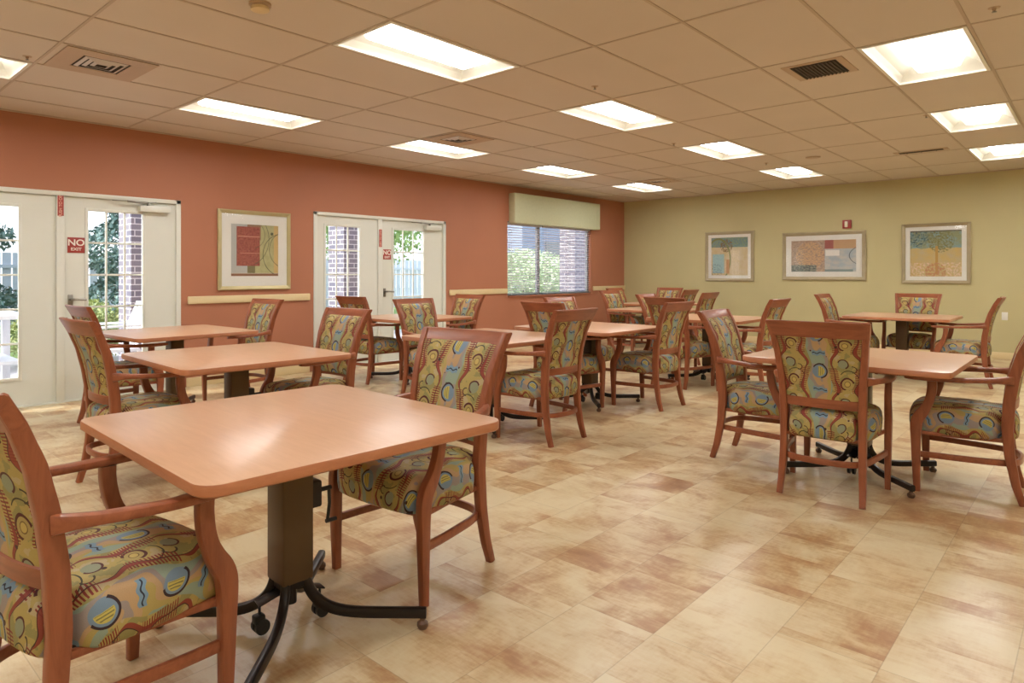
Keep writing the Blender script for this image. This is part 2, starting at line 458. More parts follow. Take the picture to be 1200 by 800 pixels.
def door_leaf(idx, y0, y1, gy0, gy1):
    d = empty('door_%d' % idx, (XL, (y0+y1)/2, 0)); struct(d); c = (y0+y1)/2
    z0, z1 = .012, 1.975; gz0, gz1 = .27, 1.855; xa, xb = -.065, -.022
    mb = MB()
    a, b, ga, gb = y0-c, y1-c, gy0-c, gy1-c
    mb.box((xa, a, z0), (xb, ga, z1)); mb.box((xa, gb, z0), (xb, b, z1))
    mb.box((xa, ga, z0), (xb, gb, gz0)); mb.box((xa, ga, gz1), (xb, gb, z1))
    mb.build('panel', 'cream', d, smooth=0)
    mb = MB(); f = .022
    for (p, q, r_, s_) in ((ga-f, ga+.008, gz0-f, gz1+f), (gb-.008, gb+f, gz0-f, gz1+f), (ga, gb, gz0-f, gz0+.008), (ga, gb, gz1-.008, gz1+f)):
        mb.box((xb-.002, p, r_), (xb+.010, q, s_), .004)
    mb.build('glazing_bead', 'cream', d)
    mb = MB()
    for k in (1, 2):
        y = ga+(gb-ga)*k/3; mb.box((-.046, y-.0095, gz0), (-.030, y+.0095, gz1), .003)
    for k in (1, 2, 3, 4):
        z = gz0+(gz1-gz0)*k/5; mb.box((-.045, ga, z-.0095), (-.031, gb, z+.0095), .003)
    mb.build('muntin', 'cream', d)
    MB().box((-.040, ga, gz0), (-.036, gb, gz1)).build('glass_pane', 'glass', d, smooth=0)
    return d
def door_frame(n, y0, y1, mull):
    mb = MB(); w = .05; x0, x1 = XL-T+.004, XL+.012
    mb.box((x0, y0, 0), (x1, y0+w, 2.02), .004); mb.box((x0, y1-w, 0), (x1, y1, 2.02), .004)
    mb.box((x0, y0, 1.978), (x1, y1, 2.02), .004)
    mb.box((x0, mull-.033, 0), (x1-.004, mull+.033, 1.978), .004)
    return struct(mb.build('trim_%d' % n, 'cream'))
door_frame(6, D1[0], D1[1], 1.905); door_frame(7, D2[0], D2[1], 5.79)
for k, (a, b) in enumerate((D1[:2], D2[:2])): struct(MB().box((XL-T, a, 0), (XL+.01, b, .013)).build('trim_%d' % (8+k), 'cream', smooth=0))
dA = door_leaf(1, .875, 1.87, 1.03, 1.575)
dB = door_leaf(2, 1.94, 3.0, 2.145, 2.67)
dC = door_leaf(3, 4.775, 5.755, 4.91, 5.455)
dD = door_leaf(4, 5.825, 7.0, 6.04, 6.62)
def lever(door, y, z):
    c = door.location.y
    mb = MB().box((-.024, y-c-.022, z-.075), (-.014, y-c+.022, z+.045), .006)
    h = mb.build('door_handle', 'chrome', door)
    mb = MB().tube([(-.016, y-c, z), (.035, y-c, z)], .011)
    mb.tube(smooth_path([(.035, y-c-.004, z), (.042, y-c+.03, z), (.040, y-c+.07, z-.002), (.034, y-c+.125, z-.006)]), [.012]*4+[.0105]*12)
    mb.build('lever', 'chrome', h)
lever(dB, 1.995, .985); lever(dD, 5.885, .985)
def closer(door, y0, y1, z):
    c = door.location.y
    b = MB().box((-.023, y0-c, z-.032), (.045, y1-c, z+.032), .008).build('door_closer', 'cream', door)
    mb = MB().lathe([(.016, 0), (.016, .03), (.009, .034)], (.015, y0-c+.09, z+.032), 14)
    mb.sweep([(.015, y0-c+.09, z+.058), (.06, y0-c-.13, z+.062)], (.022, .007), (0, 0, 1))
    mb.sweep([(.06, y0-c-.13, z+.066), (.012, y0-c-.26, z+.066)], (.007, .022), (0, 0, 1))
    mb.sweep([(.015, y0-c+.09, z+.058), (.012, y0-c+.17, z+.075)], (.007, .018), (0, 0, 1))
    mb.build('closer_arm', 'chrome', b)
closer(dB, 2.62, 2.93, 1.905); closer(dD, 6.62, 6.93, 1.905)

def no_exit(y, z, w, label):
    s = empty('no_exit_sign', (XL-.0195, y, z))
    tag(s, label, 'sign')
    MB().box((-.002, -w/2, -w/2), (.002, w/2, w/2), .0008).build('plate', 'red', s)
    text_mesh('NO', .085, 'white_text', (.0022, 0, .022), ROTL, s, sx=1.1)
    text_mesh('EXIT', .040, 'white_text', (.0022, 0, -.040), ROTL, s, sx=1.15)
no_exit(2.045, 1.51, .15, 'square red NO EXIT sign on the double door beside the abstract picture')
no_exit(5.93, 1.50, .14, 'square red NO EXIT sign on the double door nearer the blinds')
def strip(y, z0, z1, w, label, words):
    s = empty('vertical_sign', (XL+.008, y, (z0+z1)/2)); tag(s, label, 'sign')
    MB().box((0, -w/2, -(z1-z0)/2), (.0015, w/2, (z1-z0)/2)).build('plate', 'red', s, smooth=0)
    text_mesh(words, .036, 'sign_pink', (.0018, 0, 0), (R(90), R(-90), R(90)), s)
strip(1.905, 1.785, 2.015, .052, 'narrow red vertical sign on the door post above the larger NO EXIT sign', 'PUSH TO OPEN')
strip(5.79, 1.60, 1.84, .050, 'narrow red vertical sign on the post between the farther double doors', 'PUSH TO OPEN')

# ------------------------------------------------------------------ window with blinds
w = empty('window_1', (XL, (WN[0]+WN[1])/2, WN[2])); struct(w); hy = (WN[1]-WN[0])/2; hz = WN[3]-WN[2]
mb = MB(); xa, xb = -.115, -.07
mb.box((xa, -hy, 0), (xb, hy, .05)); mb.box((xa, -hy, hz-.05), (xb, hy, hz))
for y in (-hy, hy-.05): mb.box((xa, y, 0), (xb, y+.05, hz))
mb.box((xa, -.36, 0), (xb, -.29, hz))
mb.build('window_frame', 'win_frame', w, smooth=0)
MB().box((-.094, -hy+.05, .05), (-.090, hy-.05, hz-.05)).build('glass_pane', 'glass', w, smooth=0)
MB().box((-.10, -hy+.005, -.0), (.035, hy-.005, .018), .005).build('window_sill', 'sill', w)
def blind(y0, y1, label):
    b = empty('venetian_blind', (XL-.035, (y0+y1)/2, WN[2]+.02)); tag(b, label, 'blind', None)
    L = (y1-y0)/2; top = hz-.04
    MB().box((-.022, -L, top-.04), (.022, L, top), .003).build('headrail', 'slat', b)
    MB().box((-.022, -L, .005), (.022, L, .022), .003).build('bottom_rail', 'win_frame', b)
    n = 28; mb = MB()
    ang = R(14)
    for k in range(n):
        z = .045+(top-.09)*k/(n-1)
        P = []
        for q in range(4):
            s_ = -1+2*q/3; xx = .022*s_; zz = .003*(1-s_*s_)
            P.append((xx*math.cos(ang)-zz*math.sin(ang), xx*math.sin(ang)+zz*math.cos(ang)))
        ring = P+[(a, b_-.0012) for a, b_ in reversed(P)]
        mb.rings([[(a, -L, z+b_) for a, b_ in ring], [(a, L, z+b_) for a, b_ in ring]])
    mb.build('slats', 'slat', b, smooth=0)
    mb = MB()
    for y in (-L*.78, L*.78) if L < .7 else (-L*.85, -.0, L*.85):
        for x in (-.023, .023): mb.box((x-.0008, y-.004, .01), (x+.0008, y+.004, top))
    mb.build('ladder_tape', 'slat', b, smooth=0)
blind(WN[0]+.02, WN[0]+.96, 'white slatted blind over the left pane of the window')
blind(WN[0]+1.0, WN[1]-.02, 'white slatted blind over the wider right pane of the window')
v = empty('window_valance', (XL, 9.83, 2.08)); tag(v, 'pale green fabric valance box above the slatted window blinds', 'valance')
MB().box((.0, -1.30, .0), (.14, 1.29, .50), .012, 3).build('fabric_box', 'valance', v)
mb = MB()
for y in (-1.2999, -1.2, 1.18): mb.box((.1395, y-.001, .004), (.1412, y+.001, .496))
mb.build('seam', 'valance', v, smooth=0)

# ------------------------------------------------------------------ framed pictures
def art_mat(name, kind):
    g = G(name); x, y, _ = g.xyz(g.uv())
    uvv = g.uv()
    n = g.noise(uvv, 6, 4, .6); nf = g.noise(uvv, 26, 4, .7)
    def rect(x0, x1, y0, y1): return g.f('MULTIPLY', g.band(x, x0, x1), g.band(y, y0, y1))
    def circ(cx, cy, r, w, asp=1.0):
        d = g.f('SQRT', g.f('ADD', g.f('POWER', g.f('ABSOLUTE', g.f('SUBTRACT', x, cx)), 2.0), g.f('POWER', g.f('ABSOLUTE', g.f('MULTIPLY', g.f('SUBTRACT', y, cy), asp)), 2.0)))
        return g.band(d, r-w, r) if w else g.less(d, r)
    if kind == 'abstract':
        c = g.ramp(n, [(.3, lin((168, 164, 116))), (.7, lin((188, 186, 138)))])
        c = g.mix(rect(0, .36, 0, 1), c, lin((182, 184, 180)))
        c = g.mix(rect(.9, 1, 0, 1), c, lin((206, 176, 116)))
        c = g.mix(rect(.34, .62, .7, 1), c, lin((150, 118, 92)))
        red = g.ramp(nf, [(.4, lin((140, 62, 56))), (.62, lin((170, 92, 82)))])
        c = g.mix(rect(.34, .5, .0, .25), c, lin((126, 116, 78)))
        c = g.mix(rect(.12, .6, .2, .95), c, red)
        c = g.mix(rect(.14, .6, .755, .77), c, lin((208, 150, 130)))
        c = g.mix(rect(.18, .6, .44, .45), c, lin((206, 140, 122)))
        c = g.mix(rect(0, 1, 0, .055), c, lin((140, 96, 74)))
        c = g.mix(rect(0, 1, .055, .062), c, lin((220, 214, 200)))
        dk = lin((84, 88, 66))
        for q in (circ(1.08, .42, .42, .012), circ(1.16, .52, .36, .010), circ(.45, .8, .26, .008), circ(.25, .72, .55, .010)):
            c = g.mix(g.f('MULTIPLY', q, g.f('MULTIPLY', g.f('GREATER_THAN', x, .5), g.f('GREATER_THAN', y, .04))), c, dk)
        c = g.mix(circ(.86, .83, .03, 0), c, dk)
    elif kind == 'leafy':
        c = g.ramp(n, [(.3, lin((204, 184, 132))), (.7, lin((214, 198, 168)))])
        c = g.mix(g.f('GREATER_THAN', y, .74), c, g.ramp(nf, [(.4, lin((92, 132, 150))), (.6, lin((136, 160, 118)))]))
        c = g.mix(rect(.04, .36, .06, .56), c, g.ramp(nf, [(.42, lin((150, 190, 196))), (.66, lin((172, 206, 206)))]))
        c = g.mix(g.f('MULTIPLY', circ(.42, .78, .17, 0), g.f('GREATER_THAN', nf, .5)), c, lin((122, 100, 60)))
        c = g.mix(circ(.2, .42, .34, .03, .6), c, lin((120, 130, 70)))
        c = g.mix(rect(.42, .5, .05, .42), c, lin((190, 140, 90)))
        c = g.mix(g.f('MULTIPLY', g.less(g.noise(uvv, 40, 2), .42), g.f('MULTIPLY', g.less(x, .3), g.less(y, .3))), c, lin((64, 90, 100)))
    elif kind == 'wide':
        c = g.ramp(nf, [(.36, lin((146, 128, 116))), (.5, lin((180, 158, 138))), (.64, lin((200, 182, 160)))])
        c = g.mix(g.f('MULTIPLY', circ(.3, .52, .22, 0, .5), g.f('GREATER_THAN', nf, .48)), c, lin((204, 170, 130)))
        c = g.mix(g.f('MULTIPLY', g.less(x, .4), g.less(y, .22)), c, g.ramp(nf, [(.45, lin((88, 100, 100))), (.6, lin((156, 164, 150)))]))
        c = g.mix(rect(.53, 1, 0, .72), c, g.ramp(n, [(.4, lin((170, 184, 192))), (.6, lin((196, 196, 190)))]))
        c = g.mix(rect(.53, 1, .72, 1), c, lin((196, 160, 122)))
        c = g.mix(rect(.53, .66, .72, 1), c, lin((164, 96, 90)))
        c = g.mix(rect(.54, .75, .5, .68), c, lin((236, 234, 228)))
        c = g.mix(g.f('MULTIPLY', circ(1.25, .5, .36, .012), g.f('GREATER_THAN', x, .8)), c, lin((84, 96, 110)))
        c = g.mix(rect(.53, .95, .0, .08), c, lin((128, 150, 150)))
    else:
        c = g.ramp(n, [(.3, lin((206, 176, 104))), (.55, lin((196, 176, 128))), (.75, lin((190, 178, 146)))])
        c = g.mix(g.f('GREATER_THAN', g.f('ADD', y, g.f('MULTIPLY', n, .1)), .66), c, g.ramp(n, [(.35, lin((128, 168, 178))), (.6, lin((146, 152, 116)))]))
        c = g.mix(g.f('MULTIPLY', circ(.6, .78, .26, 0), g.f('GREATER_THAN', nf, .50)), c, lin((122, 124, 80)))
        c = g.mix(g.f('MULTIPLY', circ(.15, .85, .22, 0), g.f('GREATER_THAN', nf, .52)), c, lin((66, 100, 106)))
        c = g.mix(rect(.5, .55, .05, .66), c, lin((188, 146, 70)))
        c = g.mix(g.f('MULTIPLY', g.less(y, .3), g.f('GREATER_THAN', nf, .52)), c, lin((224, 196, 170)))
        c = g.mix(g.f('MULTIPLY', circ(.5, .1, .2, 0), g.f('GREATER_THAN', nf, .5)), c, lin((190, 132, 96)))
        c = g.mix(g.f('GREATER_THAN', y, .97), c, lin((90, 84, 70)))
    return g.done(c, .6)
g = G('picture_glazing'); gm = g.node('ShaderNodeMixShader'); gt = g.node('ShaderNodeBsdfTransparent'); gg = g.node('ShaderNodeBsdfGlossy'); gg.inputs['Roughness'].default_value = .04
gf = g.node('ShaderNodeLayerWeight'); gf.inputs[0].default_value = .5
g.l.new(g.f('ADD', .05, g.f('MULTIPLY', .8, g.f('POWER', gf.outputs['Facing'], 5.0))), gm.inputs[0]); g.l.new(gt.outputs[0], gm.inputs[1]); g.l.new(gg.outputs[0], gm.inputs[2]); g.l.new(gm.outputs[0], g.n['Material Output'].inputs[0])
M['pic_glass'] = g.m
def picture(loc, rz, W, Hh, fw, mw, art, frame, label):
    """local: x right, z up, faces -y"""
    p = empty('framed_picture', loc, rz); tag(p, label, 'picture', None)
    def ringbox(mb, w, h, t, prof):
        # mitred frame; prof = list of (inset, -y)
        rings = []
        for ins, yy in prof:
            a, b = w/2-ins, h/2-ins
            rings.append([(-a, -yy, -b), (a, -yy, -b), (a, -yy, b), (-a, -yy, b)])
        mb.rings(rings, cap=False)
    mb = MB(); ringbox(mb, W, Hh, fw, [(0, .002), (0, .024), (fw*.25, .030), (fw*.7, .024), (fw, .019), (fw, .004), (0, .002)])
    mb.build('frame', frame, p, smooth=20)
    a, b = W/2-fw*.8, Hh/2-fw*.8; c, d = W/2-fw-mw, Hh/2-fw-mw
    mb = MB(); mb.rings([[(-a, -.010, -b), (a, -.010, -b), (a, -.010, b), (-a, -.010, b)], [(-c, -.010, -d), (c, -.010, -d), (c, -.010, d), (-c, -.010, d)], [(-c, -.006, -d), (c, -.006, -d), (c, -.006, d), (-c, -.006, d)]], cap=False)
    mb.build('mat_board', 'mat', p, smooth=0)
    e = .004
    mb = MB().add([(-c-e, -.005, -d-e), (c+e, -.005, -d-e), (c+e, -.005, d+e), (-c-e, -.005, d+e), (-c-e, -.003, -d-e), (c+e, -.003, -d-e), (c+e, -.003, d+e), (-c-e, -.003, d+e)],
                  [(0, 1, 2, 3), (7, 6, 5, 4), (0, 4, 5, 1), (1, 5, 6, 2), (2, 6, 7, 3), (3, 7, 4, 0)], [[(0, 0), (1, 0), (1, 1), (0, 1)]]*6)
    mb.build('print', art, p, smooth=0)
    MB().box((-a, -.0145, -b), (a, -.013, b)).build('glazing', 'pic_glass', p, smooth=0)
    return p
picture((XL, 3.92, 1.505), R(90), .92, .92, .045, .115, art_mat('abstract_print', 'abstract'), 'pic_frame', 'square framed abstract with a red block, on the terracotta wall between the double doors')
picture((-5.0, YB, 1.55), 0, .90, .92, .055, .055, art_mat('leaf_print', 'leafy'), 'pic_frame_green', 'leftmost framed picture on the khaki wall, square print with a turquoise block')
picture((-3.415, YB, 1.53), 0, 1.29, .82, .06, .085, art_mat('panorama_print', 'wide'), 'pic_frame_green', 'wide framed picture under the red fire alarm, middle of three on the khaki wall')
picture((-1.845, YB, 1.54), 0, .87, .92, .05, .06, art_mat('tree_print', 'tree'), 'pic_frame_green', 'rightmost framed picture on the khaki wall, print of an olive green tree')

a = empty('fire_alarm', (-3.045, YB, 2.045)); tag(a, 'small red fire alarm strobe on the khaki wall above the wide picture', 'alarm')
MB().box((-.065, -.045, -.07), (.065, 0, .07), .008).build('housing', 'red', a)
MB().box((-.028, -.068, -.052), (.016, -.043, .045), .008).build('strobe_lens', 'alarm_clear', a)
o = MB().box((-.035, -.006, -.057), (.035, 0, .057), .003).build('wall_outlet', 'mat'); o.location = (-1.02, YB, .62)
tag(o, 'white outlet plate on the khaki wall behind the far right table', 'outlet')

# ------------------------------------------------------------------ ceiling lights
def make_troffer():
    t = empty('ceiling_light'); X, Y = TX/2-.012, TY/2-.012
    def rect(x, y, z): return [(-x, -y, z), (x, -y, z), (x, y, z), (-x, y, z)]
    MB().rings([rect(X, Y, -.006), rect(X, Y, .01), rect(X-.022, Y-.022, .01), rect(X-.022, Y-.022, -.006), rect(X, Y, -.006)], cap=False).build('frame', 'trof', t, smooth=0)
    MB().rings([rect(X-.02, Y-.02, .004), rect(X-.05, Y-.05, .05), rect(.15, Y-.11, .115)], cap=False).add(rect(.15, Y-.11, .115), [(0, 1, 2, 3)]).build('reflector', 'trof', t, smooth=0)
    MB().rings([rect(.155, Y-.12, .105), rect(.130, Y-.145, .035), rect(.112, Y-.163, .028)], cap=False).build('basket_rim', 'lens2', t, smooth=0)
    MB().box((-.113, -Y+.162, .0275), (.113, Y-.162, .031)).build('lens', 'lens', t, smooth=0)
    return t
tro = make_troffer(); first = True
names_l = {}
vis = {(-4, -2): 'ceiling light cut off by the left edge of the photo, near the square air diffuser',
       (-4, 0): 'ceiling light above the left double door, nearest the terracotta wall in front',
       (-4, 2): 'ceiling light next to the terracotta wall above the second double door',
       (-4, 4): 'ceiling light next to the terracotta wall above the window valance',
       (-4, 6): 'farthest ceiling light in the row along the terracotta wall, near the corner',
       (0, 0): 'largest ceiling light in the middle row, right of the smoke detector',
       (0, 2): 'second ceiling light of the middle row, over the room centre',
       (0, 4): 'third ceiling light of the middle row, before the round ceiling speaker',
       (0, 6): 'farthest ceiling light of the middle row, close to the khaki wall',
       (4, 2): 'nearest ceiling light of the right row, beside the dark slatted grille',
       (4, 4): 'second ceiling light of the right row, behind the one by the dark grille',
       (4, 6): 'farthest ceiling light of the right row, by the right edge near the khaki wall'}
for (i, j) in lights:
    o = tro if first else copy_tree(tro); first = False
    o.location = (GX0+(i+.5)*TX, GY0+(j+.5)*TY, H)
    tag(o, vis.get((i, j), 'recessed ceiling light behind the camera'), 'ceiling light', 'recessed fluorescent ceiling lights')

# vents, detectors, sprinklers
def grille(x, y, w, d, nslat, label):
    v_ = empty('air_grille', (x, y, H+.003)); tag(v_, label, 'vent')
    MB().box((-w/2-.05, -d/2-.04, -.008), (w/2+.05, d/2+.04, -.002), .002).build('frame', 'vent_tan', v_)
    MB().box((-w/2, -d/2, -.0095), (w/2, d/2, -.0075)).build('backing', 'vent_dark', v_, smooth=0)
    mb = MB()
    for k in range(nslat):
        xx = -w/2+w*(k+.5)/nslat; mb.box((xx-.0035, -d/2, -.016), (xx+.0035, d/2, -.009))
    mb.build('slat', 'grille', v_, smooth=0)
grille(-1.49, 5.27, .30, .36, 12, 'dark brown slatted air grille left of the nearest right-row ceiling light')
def diffuser(x, y, s, label):
    v_ = empty('air_diffuser', (x, y, H+.003)); tag(v_, label, 'vent')
    def sq(a, z): return [(-a, -a, z), (a, -a, z), (a, a, z), (-a, a, z)]
    a = s/2
    MB().rings([sq(a, -.007), sq(a, -.012), sq(a*.55, -.012), sq(a*.52, -.007), sq(a, -.007)], cap=False).build('face_plate', 'vent_tan', v_, smooth=0)
    MB().box((-a*.54, -a*.54, -.0085), (a*.54, a*.54, -.0065)).build('backing', 'vent_dark', v_, smooth=0)
    mb = MB()
    for q in (.48, .34, .20):
        mb.rings([sq(a*q, -.009), sq(a*(q-.07), -.018), sq(a*(q-.08), -.016), sq(a*q, -.0085)], cap=False)
    mb.build('louvre', 'vent_white', v_, smooth=0)
diffuser(-5.155, 1.62, .58, 'square white louvred air diffuser in the ceiling at the upper left')
diffuser(-5.155, 5.25, .56, 'square air diffuser in the ceiling beyond the second light of the wall row')
diffuser(-5.155, 9.85, .52, 'square air diffuser in the ceiling beside the farthest wall-row light')
grille(-1.6, 9.65, .45, .10, 3, 'slim air slot in the ceiling left of the farthest right-row light')
sm = empty('smoke_detector', (-3.36, 1.86, H)); tag(sm, 'round cream smoke detector on the ceiling at the top edge', 'smoke detector')
MB().lathe([(.06, 0), (.06, -.012), (.045, -.016), (.045, -.03), (.0, -.03)], n=24).build('base', 'vent_tan', sm)
MB().lathe([(.05, -.022), (.05, -.038), (.03, -.046), (.0, -.046)], n=24).build('cover', 'cream_rail', sm)
o = MB().lathe([(.085, -.001), (.085, -.008), (.07, -.014), (0, -.012)], n=28).build('ceiling_speaker', 'vent_tan'); o.location = (-2.68, 9.2, H)
tag(o, 'flat round ceiling speaker disc beyond the third middle-row light', 'speaker')
def sprinkler(x, y, label):
    s = empty('sprinkler', (x, y, H+.003)); tag(s, label, 'sprinkler')
    MB().lathe([(.030, -.001), (.028, -.005), (.010, -.006), (.008, -.018), (0, -.018)], n=16).build('escutcheon', 'vent_tan', s)
    MB().lathe([(.002, -.018), (.012, -.026), (.012, -.028), (0, -.028)], n=12).build('deflector', 'chrome', s)
for x, y, l in ((-5.33, 1.21, 'sprinkler head beside the ceiling light cut by the left edge'), (-2.92, 4.52, 'sprinkler head in front of the second middle-row light'),
                (-3.55, 7.13, 'sprinkler head between the second and third middle-row lights'), (-3.28, 9.26, 'sprinkler head between the third and farthest middle-row lights'),
                (-.44, 4.73, 'sprinkler head at the upper right corner of the photo'), (-1.2, 7.5, 'sprinkler head between the first two right-row lights')):
    sprinkler(x, y, l)

# ------------------------------------------------------------------ chair
YS = [(0, -.252), (.10, -.222), (.25, -.196), (.40, -.186), (.55, -.194), (.68, -.214), (.80, -.244), (.90, -.285), (.975, -.326)]
XS = [(0, .204), (.2, .196), (.45, .193), (.65, .200), (.82, .216), (.975, .236)]
ys = lambda z: interp(YS, z); xs = lambda z: interp(XS, z)
def make_chair():
    c = empty('dining_armchair')
    # rear legs running up into the back stiles
    for s in (-1, 1):
        zs = [0, .05, .1, .18, .25, .33, .40, .48, .55, .62, .68, .74, .80, .85, .90, .94, .968]
        path = smooth_path([(s*xs(z), ys(z), z) for z in zs], 2)
        sizes = [(interp([(0, .030), (.2, .036), (.5, .038), (.975, .032)], p[2]), interp([(0, .034), (.3, .050), (.5, .056), (.7, .052), (.975, .036)], p[2])) for p in path]
        MB().sweep(path, sizes, (1, 0, 0), .2).build('leg', 'cherry', c)
    # front legs with S-curved arm posts
    for s in (-1, 1):
        P = [(.252, .214, 0), (.252, .216, .10), (.253, .218, .25), (.254, .218, .36), (.256, .208, .415), (.259, .176, .47), (.262, .152, .53), (.265, .142, .59), (.266, .142, .632)]
        path = smooth_path([(s*x, y, z) for x, y, z in P], 4)
        sizes = [(interp([(0, .028), (.3, .036), (.63, .033)], p[2]), interp([(0, .032), (.3, .048), (.38, .058), (.44, .060), (.5, .046), (.63, .046)], p[2])) for p in path]
        MB().sweep(path, sizes, (1, 0, 0), .18).build('leg', 'cherry', c)
    # arms
    for s in (-1, 1):
        P = [(.213, -.208, .660), (.240, -.165, .661), (.262, -.07, .655), (.272, .04, .648), (.272, .14, .646), (.266, .235, .647), (.260, .270, .648)]
        path = smooth_path([(s*x, y, z) for x, y, z in P], 4)
        n = len(path)
        sizes = [(interp([(0, .052), (.25, .030), (.5, .024), (.8, .026), (1, .020)], i/(n-1)), interp([(0, .026), (.2, .036), (.6, .052), (.85, .055), (.95, .05), (1, .03)], i/(n-1))) for i in range(n)]
        MB().sweep(path, sizes, (0, 0, 1), .35).build('arm', 'cherry_rail', c)
    # top rail (bowed), seen taller from behind
    rings = []
    def rail(name, z0, z1, th, bow, ext, yoff):
        mb = MB(); rings = []
        for k in range(15):
            t = -1+2*k/14; zt = (z0+z1)/2
            x0, x1 = (xs(z0)+ext)*t, (xs(z1)+ext)*t
            b = -bow*(1-t*t)
            ring = []
            for (dy, z) in ((-th/2, z0), (-th/2, zt), (-th/2, z1-.006), (-th/2+.006, z1), (th/2-.006, z1), (th/2, z1-.006), (th/2, zt), (th/2, z0)):
                x = (xs(z)+ext)*t
                ring.append((x, ys(z)+dy+b+yoff, z))
            rings.append(ring)
        mb.rings(rings); return mb.build(name, 'cherry_rail', c)
    rail('top_rail', .890, .978, .034, .022, .018, -.002)
    rail('back_rail', .500, .552, .026, .026, -.012, -.004)
    # back cushion
    mb = MB(); NX, NZ = 14, 12; za, zb = .520, .928
    def pt(i, j, side):
        s_ = -1+2*i/NX; t = j/NZ; z = za+(zb-za)*t
        x = s_*(xs(z)-.017)
        b = -.022*(1-s_*s_)
        edge = (1-abs(s_)**6)*(1-abs(2*t-1)**8)
        y = ys(z)+b+(.014+.020*edge if side else -.012-.006*edge)
        return (x, y, z), (x, z+.035)
    idx = {}
    vs, fs, uvs = [], [], []
    for side in (1, 0):
        for j in range(NZ+1):
            for i in range(NX+1):
                p, q = pt(i, j, side); idx[side, i, j] = len(vs); vs.append((p, q))
    def face(a, b, c_, d): fs.append((a, b, c_, d)); uvs.append([vs[k][1] for k in (a, b, c_, d)])
    for j in range(NZ):
        for i in range(NX):
            face(idx[1, i, j], idx[1, i, j+1], idx[1, i+1, j+1], idx[1, i+1, j])
            face(idx[0, i, j], idx[0, i+1, j], idx[0, i+1, j+1], idx[0, i, j+1])
    for j in range(NZ):
        face(idx[1, 0, j], idx[0, 0, j], idx[0, 0, j+1], idx[1, 0, j+1]); face(idx[0, NX, j], idx[1, NX, j], idx[1, NX, j+1], idx[0, NX, j+1])
    for i in range(NX):
        face(idx[1, i, NZ], idx[0, i, NZ], idx[0, i+1, NZ], idx[1, i+1, NZ]); face(idx[0, i, 0], idx[1, i, 0], idx[1, i+1, 0], idx[0, i+1, 0])
    mb.add([v_[0] for v_ in vs], fs, uvs); mb.build('backrest', 'fabric', c, smooth=50)
    # seat cushion
    out = []
    pts = [(0, -.238), (.08, -.236), (.150, -.226), (.168, -.200), (.172, -.160), (.205, -.135), (.232, -.10), (.244, -.03), (.244, .06), (.236, .13), (.230, .185), (.224, .222), (.205, .248), (.14, .262), (0, .268)]
    half = smooth_path([(x, y) for x, y in pts], 3)
    outline = half+[(-x, y) for x, y in reversed(half[1:-1])]
    prof = [(.80, .330), (.93, .331), (.985, .343), (1.0, .378), (1.0, .415), (.985, .442), (.95, .462), (.88, .476), (.7, .487), (.45, .492), (.2, .494)]
    vs, fs, uvs = [], [], []
    n = len(outline)
    cy = .01
    for sc_, z in prof:
        for (x, y) in outline:
            p = (x*sc_, cy+(y-cy)*sc_, z)
            L = math.hypot(x, y-cy) or 1; e = max(0, .455-z)
            vs.append((p, (p[0]+x/L*e, p[1]+(y-cy)/L*e+.04)))
    top = len(vs); vs.append(((0, cy, .495), (0, cy+.04))); bot = len(vs); vs.append(((0, cy, .330), (0, cy+.04)))
    for r_ in range(len(prof)-1):
        for k in range(n): face(r_*n+k, r_*n+(k+1) % n, (r_+1)*n+(k+1) % n, (r_+1)*n+k)
    L0 = (len(prof)-1)*n
    for k in range(n):
        fs.append((L0+k, L0+(k+1) % n, top)); uvs.append([vs[q][1] for q in fs[-1]])
        fs.append((k, bot, (k+1) % n)); uvs.append([vs[q][1] for q in fs[-1]])
    MB().add([v_[0] for v_ in vs], fs, uvs).build('seat', 'fabric', c, smooth=60)
    # seat frame under the cushion
    mb = MB()
    fr_ = [(-.245, .196, .330), (-.16, .206, .328), (0, .216, .327), (.16, .206, .328), (.245, .196, .330)]
    mb.sweep(smooth_path(fr_, 4), (.020, .020), (0, 0, 1))
    for s in (-1, 1): mb.sweep([(s*.235, .20, .331), (s*.205, 0, .331), (s*.185, -.185, .331)], (.022, .020), (0, 0, 1))
    mb.sweep([(-.19, -.190, .334), (.19, -.190, .334)], (.022, .020), (0, 0, 1))
    mb.build('seat_frame', 'cherry_rail', c)
    # horseshoe stretcher
    hs = [(.248, .212), (.238, .10), (.222, -.02), (.204, -.12), (.176, -.190), (.115, -.232), (0, -.246)]
    hp = hs+[(-x, y) for x, y in reversed(hs[:-1])]
    MB().sweep(smooth_path([(x, y, .212) for x, y in hp], 4), (.034, .018), (0, 0, 1), .3).build('stretcher', 'cherry_rail', c)
    return c
chair0 = make_chair()
